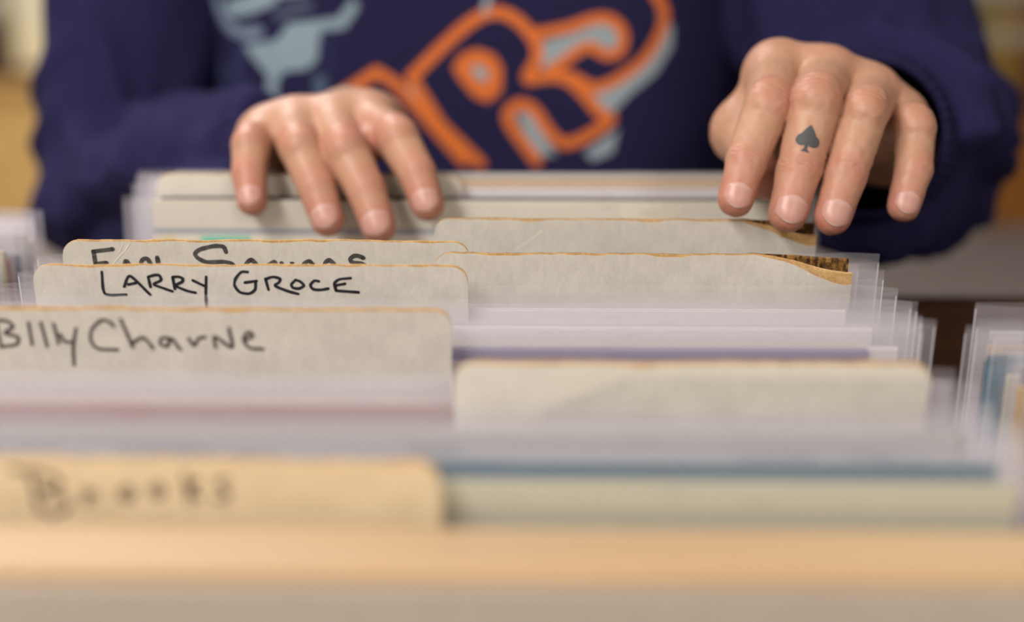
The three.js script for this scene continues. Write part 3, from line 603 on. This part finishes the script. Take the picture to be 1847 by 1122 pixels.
{ // spade tattoo on the middle finger, lying on the skin
  const { j } = HANDS[0].middle, f = built[0].field, o = add(mix3(j[1], j[2], 0.645), [-0.0011, 0, 0]), ax = unit(sub(j[2], j[1])), n0 = [-0.02, 0.3, 1], n = unit(sub(n0, [ax[0] * dot(n0, ax), ax[1] * dot(n0, ax), ax[2] * dot(n0, ax)])), b = cross(ax, n);
  const inside = (x, y) => {               // x across, y up, unit = half the width
    const l = 1.0, in1 = (x + 0.47) ** 2 / 0.28 + (y + 0.22) ** 2 / 0.26 < 1, in2 = (x - 0.47) ** 2 / 0.28 + (y + 0.22) ** 2 / 0.26 < 1;
    const cone_ = y > -0.35 && y < 1.12 && Math.abs(x) < 0.98 * (1 - ((y + 0.35) / 1.47)) ** 0.85 * l;
    const stem = y < -0.3 && y > -1.22 && Math.abs(x) < 0.13 + 0.30 * clamp((-0.88 - y) / 0.34, 0, 1) ** 2;
    return in1 || in2 || cone_ || stem;
  };
  const N = 64, pos = [], idx = [], id = new Map(), S = 0.0050;
  const vert = (i, k) => { const key = i * 1000 + k; if (!id.has(key)) { const x = (i / N * 2 - 1) * 1.1, y = (k / N * 2 - 1) * 1.3, th = x * S / 0.0098, dir = add([n[0] * Math.cos(th), n[1] * Math.cos(th), n[2] * Math.cos(th)], b, -Math.sin(th)); const p = march(f, add(add(o, ax, -y * S), dir, 0.02), [-dir[0], -dir[1], -dir[2]], 0.00024); id.set(key, pos.length / 3); pos.push(...p); } return id.get(key); };
  for (let i = 0; i < N; i++) for (let k = 0; k < N; k++) { const x = ((i + 0.5) / N * 2 - 1) * 1.1, y = ((k + 0.5) / N * 2 - 1) * 1.3; if (inside(x, y)) { const a = vert(i, k), c = vert(i + 1, k), d = vert(i + 1, k + 1), e = vert(i, k + 1); idx.push(a, c, d, a, d, e); } }
  const g = new THREE.BufferGeometry(); g.setAttribute('position', new THREE.Float32BufferAttribute(pos, 3)); g.setIndex(idx); g.computeVertexNormals();
  const t = obj('tattoo', inPerson(g), mat({ color: 0x4b4c4e, roughness: 0.6 }), bodyMesh); t.userData.label = 'dark grey spade tattoo';
}

// ---- clothes
const knit = (r, g, b) => tex(256, 256, 0.03, 0.03, (u, v) => { const n = 0.5 * tnoise(u, v, 64, 64, 20) + 0.4 * tnoise(u, v, 16, 16, 21); return [r, g, b].map((c) => c * (1 + 0.14 * n)); });
const navyC = [0.168, 0.158, 0.305];
const navy = phys({ map: knit(...navyC), roughness: 0.95, specularIntensity: 0.25 });
function uvBy(g, f) { const p = g.attributes.position, uv = new Float32Array(p.count * 2); for (let i = 0; i < p.count; i++) { const q = f(p.getX(i), p.getY(i), p.getZ(i)); uv[2 * i] = q[0]; uv[2 * i + 1] = q[1]; } g.setAttribute('uv', new THREE.BufferAttribute(uv, 2)); return g; }
// print of the sweatshirt: orange-edged navy letters with silver shading, and a worn pale blue drawing
const PX0 = 300, PX1 = 1260, PY0 = -100, PY1 = 320, printBox = [-0.2397, 0.1084, 1.0676, 1.2183];
const printTex = (() => {
  const c = document.createElement('canvas'); c.width = 1920; c.height = 840;
  const g = c.getContext('2d'), NAVY = 'rgb(43,40,76)', OR = '#f0813f', SI = '#a9b6be';
  g.fillStyle = NAVY; g.fillRect(0, 0, 1920, 840);
  g.setTransform(2, 0, 0, 2, -2 * PX0, -2 * PY0); g.lineJoin = g.lineCap = 'round';
  const Z = (pts) => pts.map(([x, y]) => [300 + x / 1.944, y / 1.944]), W = (pts) => pts.map(([x, y]) => [320 + x / 5.1, y / 5.1]);
  const path = (pts, smooth, close) => { g.beginPath(); g.moveTo(...pts[0]); if (!smooth) for (const p of pts.slice(1)) g.lineTo(...p); else { for (let i = 1; i < pts.length - 1; i++) g.quadraticCurveTo(...pts[i], (pts[i][0] + pts[i + 1][0]) / 2, (pts[i][1] + pts[i + 1][1]) / 2); g.lineTo(...pts[pts.length - 1]); } if (close) g.closePath(); };
  const line = (pts, w, col, smooth = true) => { path(pts, smooth); g.lineWidth = w; g.strokeStyle = col; g.stroke(); };
  const fill = (pts, col, smooth = false) => { path(pts, smooth, true); g.fillStyle = col; g.fill(); };
  // silver shading
  fill(Z([[1700, 40], [1775, 90], [1775, 160], [1720, 250], [1620, 330], [1570, 385], [1500, 370], [1500, 300], [1600, 250], [1690, 170], [1740, 80]]), SI);
  fill(Z([[1470, 530], [1590, 440], [1570, 530], [1500, 560]]), SI); fill(Z([[825, 290], [900, 300], [990, 440], [930, 430]]), SI);
  fill(Z([[1310, 140], [1420, 110], [1520, 70], [1590, 100], [1580, 180], [1520, 150], [1440, 190], [1330, 240], [1300, 200]]), SI);
  fill(Z([[1225, 390], [1275, 385], [1370, 540], [1290, 540]]), SI);
  // orange edges
  line(Z([[560, 360], [740, 240], [810, 285], [1040, 560]]), 20, OR, false); line(Z([[1100, 570], [960, 430], [860, 260]]), 20, OR, false);
  line(Z([[860, 260], [1000, 120], [1120, 30], [1210, 40], [1290, 120], [1310, 190], [1250, 275], [1330, 255], [1400, 260], [1460, 310], [1530, 400], [1580, 405], [1400, 520], [1330, 440], [1290, 370], [1235, 350], [1185, 395], [1240, 480], [1300, 560]]), 21, OR);
  line(Z([[1290, 110], [1400, 95], [1490, 55], [1560, 55], [1605, 110], [1590, 180], [1530, 185], [1480, 140], [1400, 200], [1340, 240]]), 19, OR);
  line(Z([[1680, -60], [1745, 20], [1740, 90], [1690, 190], [1600, 260], [1500, 310], [1420, 250], [1330, 255]]), 19, OR);
  fill(Z([[1005, 225], [1035, 180], [1090, 160], [1150, 180], [1180, 230], [1175, 310], [1130, 350], [1080, 330], [1030, 270]]), OR);
  fill(Z([[1065, 225], [1100, 215], [1130, 240], [1125, 280], [1090, 265]]), SI);
  line(Z([[1120, 30], [1130, -60], [1240, -150]]), 12, SI);
  // worn pale blue drawing
  const B = 'rgb(150,172,184)', D = 'rgb(84,96,138)', E = 'rgb(62,68,108)';
  line(W([[200, -300], [190, 0], [160, 300], [180, 600], [240, 760]]), 27, D); line(W([[260, 30], [330, 200], [420, 300], [560, 335], [720, 300]]), 22, 'rgb(128,145,170)');
  line(W([[470, 100], [640, 60], [860, -40]]), 34, B); line(W([[930, 150], [1060, 70], [1240, 40]]), 12, 'rgb(96,108,130)'); line(W([[560, -200], [800, -120], [1200, -160], [1500, -300]]), 40, B);
  line(W([[560, 460], [480, 620], [420, 720]]), 14, E);
  fill(W([[560, 430], [900, 370], [1040, 200], [1500, 140], [1640, -40], [1700, 40], [1560, 240], [1330, 270], [1290, 540], [1180, 620], [960, 650], [890, 760], [890, 960], [800, 1000], [760, 920], [800, 700], [640, 540]]), B);
  line(W([[1310, 720], [1310, 880]]), 24, 'rgb(88,105,128)'); line(W([[620, 980], [640, 1010]]), 28, E); line(W([[500, 800], [520, 830]]), 26, 'rgb(58,60,106)'); line(W([[240, 740], [300, 860]]), 18, E); line(W([[1390, 280], [1400, 640]]), 12, 'rgb(50,52,88)');
  // cracks of wear in the ink
  for (let i = 0; i < 420; i++) { g.fillStyle = `rgba(42,38,84,${0.15 + 0.4 * hash3(i, 1, 77)})`; g.fillRect(330 + 320 * hash3(i, 2, 77), -100 + 320 * hash3(i, 3, 77), 1 + 4 * hash3(i, 4, 77), 1 + 2 * hash3(i, 5, 77)); }
  const t = new THREE.CanvasTexture(c); t.colorSpace = THREE.SRGBColorSpace; return t;
})();
const navyPrint = phys({ map: printTex, roughness: 0.95, specularIntensity: 0.25 });
const torsoF = (x, y, z) => {
  const w = 0.182 + 0.012 * sstep(1.15, 1.3, y), X = Math.max(Math.abs(x + 0.043) - (w + 0.014 - 0.11), 0), Y = Math.max(Math.abs(y - 1.135) - 0.17, 0), Zz = Math.max(Math.abs(z + 1.06) - 0.02, 0);
  let d = Math.hypot(X, Y, Zz) - 0.11;
  d = smin(d, cone([-0.215, 1.335, -1.065], [0.105, 1.335, -1.065], 0.075, 0.075)(x, y, z), 0.05);
  d = smax(d, 0.92 - y, 0.01); d = smax(d, -(cone([-0.055, 1.36, -1.065], [-0.055, 1.5, -1.03], 0.062, 0.07)(x, y, z)), 0.01);
  const near = Math.abs(d) < 0.03 ? 0.0045 * noise3(x * 9 + y * 5, y * 6 - x * 4, z * 5) + 0.003 * noise3(x * 22 + y * 12, y * 9, z * 8 + 3) : 0;
  return d + near;
};
const torsoG = meshField(torsoF, [-0.31, 0.87, -1.25], [0.24, 1.48, -0.88], 0.006);
uvBy(torsoG, (x, y) => [(x - printBox[0]) / (printBox[1] - printBox[0]), (y - printBox[2]) / (printBox[3] - printBox[2])]);
const shirt = obj('sweatshirt', inPerson(torsoG), navyPrint, person);
[0, 1].forEach((k) => {
  const wr = HANDS[1 - k].wrist, el = EL[k], sh = SH[k], fd = unit(sub(wr, el)), end = add(wr, fd, k ? -0.012 : -0.004), Lf = Math.hypot(...sub(end, el));
  const ud = unit(sub(el, sh)), side = unit(cross(fd, ud)), perp = cross(side, fd), r1 = k ? 0.066 : 0.050, r2 = k ? 0.050 : 0.036;
  const A = cone(sh, el, k ? 0.080 : 0.062, r1), B = cone(el, end, r1, r2), I = cone(mix3(el, end, 0.7), add(end, fd, 0.06), r2 - 0.009, r2 - 0.009);
  const f = (x, y, z) => {
    let d = smin(A(x, y, z), B(x, y, z), 0.010);
    const v = [x - el[0], y - el[1], z - el[2]], s = dot(v, fd), hgt = dot([x - end[0], y - end[1], z - end[2]], fd);
    if (Math.abs(d) < 0.035) {
      const a = Math.atan2(dot(v, side), dot(v, perp)), up = dot([x - sh[0], y - sh[1], z - sh[2]], ud), low = sstep(-0.03, 0.05, s);
      const n1 = noise3(s * (k ? 30 : 17) + 1.6 * Math.sin(a + k * 2), Math.cos(a) * 1.3, Math.sin(a) * 1.3 + 9 * k), n2 = noise3(up * 17 + x * 14, z * 11, 4 + 5 * k + y * 3), n3 = noise3(s * 62 + 2 * Math.sin(2 * a), Math.cos(a) * 2.2, Math.sin(a) * 2.2);
      const ridge = (n) => 1 - 2 * Math.abs(n);
      d -= low * ((k ? 0.0080 : 0.0020) * Math.cos(s * 2 * Math.PI / 0.041 + 1.7 * Math.sin(a + 1) + 2.4 * n1) * (k ? 1 : sstep(-0.9, 0.5, Math.cos(a + 2.2))) + 0.0090 * ridge(n1) + (k ? 0.0028 : 0.0012) * n3) + (1 - low) * (0.008 * n2 + 0.009 * ridge(noise3(up * 26 + x * 20, z * 15 + 3, 9 * k + y * 6)));
    }
    d = smax(d, hgt, 0.008);
    return smax(d, -I(x, y, z), 0.004);
  };
  const P = [sh, el, end], lo = [0, 1, 2].map((q) => Math.min(...P.map((p) => p[q])) - 0.1), hi = [0, 1, 2].map((q) => Math.max(...P.map((p) => p[q])) + 0.1);
  obj('sleeve', inPerson(uvBy(meshField(f, lo, hi, 0.005), (x, y, z) => [x + z * 0.7, y + z * 0.4])), navy, shirt);
  // ribbed cuff
  const c0 = add(end, fd, -0.012), c1 = add(end, fd, k ? 0.016 : 0.012), R = cone(c0, c1, r2 - 0.003, r2 - (k ? 0.009 : 0.004)), I2 = cone(add(c0, fd, -0.08), add(c1, fd, 0.08), r2 - 0.008, r2 - (k ? 0.015 : 0.009));
  const cf = (x, y, z) => { const v = [x - c0[0], y - c0[1], z - c0[2]], a = Math.atan2(dot(v, side), dot(v, perp)), s = dot(v, fd); let d = R(x, y, z) - 0.0008 * Math.cos(a * 46); d = smax(d, s - 0.03, 0.004); d = smax(d, -s - 0.012, 0.004); return smax(d, -I2(x, y, z), 0.003); };
  const Q = [c0, c1]; obj('cuff', inPerson(uvBy(meshField(cf, [0, 1, 2].map((q) => Math.min(...Q.map((p) => p[q])) - 0.06), [0, 1, 2].map((q) => Math.max(...Q.map((p) => p[q])) + 0.06), 0.0022), (x, y, z) => [x + z, y])), navy, shirt);
});
{
  const denim = mat({ map: knit(0.19, 0.21, 0.27), roughness: 0.95 }), legs = [-0.145, 0.035].map((x) => cone([x, 0.9, -1.07], [x, 0.07, -1.09], 0.095, 0.062)), hip = cone([-0.13, 0.93, -1.07], [0.02, 0.93, -1.07], 0.105, 0.105);
  obj('trousers', inPerson(uvBy(meshField((x, y, z) => smax(smax(Math.min(smin(legs[0](x, y, z), hip(x, y, z), 0.04), smin(legs[1](x, y, z), hip(x, y, z), 0.04)), y - 0.99, 0.01), 0.045 - y, 0.01) + 0.004 * noise3(x * 20, y * 26, z * 20), [-0.3, 0, -1.25], [0.2, 1.05, -0.9], 0.012), (x, y) => [x, y])), denim, person);
  for (const x of [-0.145, 0.035]) {
    const a = cone([x, 0.05, -1.11], [x, 0.038, -0.95], 0.046, 0.038);
    obj('shoe', inPerson(meshField((X, Y, Z2) => smax(a(X, Y, Z2), 0.002 - Y, 0.006), [x - 0.08, -0.03, -1.2], [x + 0.08, 0.13, -0.88], 0.008)), mat({ color: 0x2a2724 }), person);
  }
  const hairF = (x, y, z) => smax(cone([-0.055, 1.56, -1.06], [-0.055, 1.61, -1.045], 0.088, 0.092)(x, y, z), -cone([-0.055, 1.50, -0.93], [-0.055, 1.56, -0.94], 0.08, 0.07)(x, y, z), 0.012) + 0.003 * noise3(x * 60, y * 20, z * 60);
  obj('hair', inPerson(meshField(hairF, [-0.18, 1.42, -1.2], [0.07, 1.74, -0.9], 0.007)), mat({ color: 0x3a281c, roughness: 0.7 }), person);
  for (const x of [-0.087, -0.023]) obj('eye', inPerson(new THREE.SphereGeometry(0.012, 16, 12).translate(x, 1.572, -0.972)), mat({ color: 0xd8d2ca, roughness: 0.3 }), person);
}

renderer.render(scene, camera);
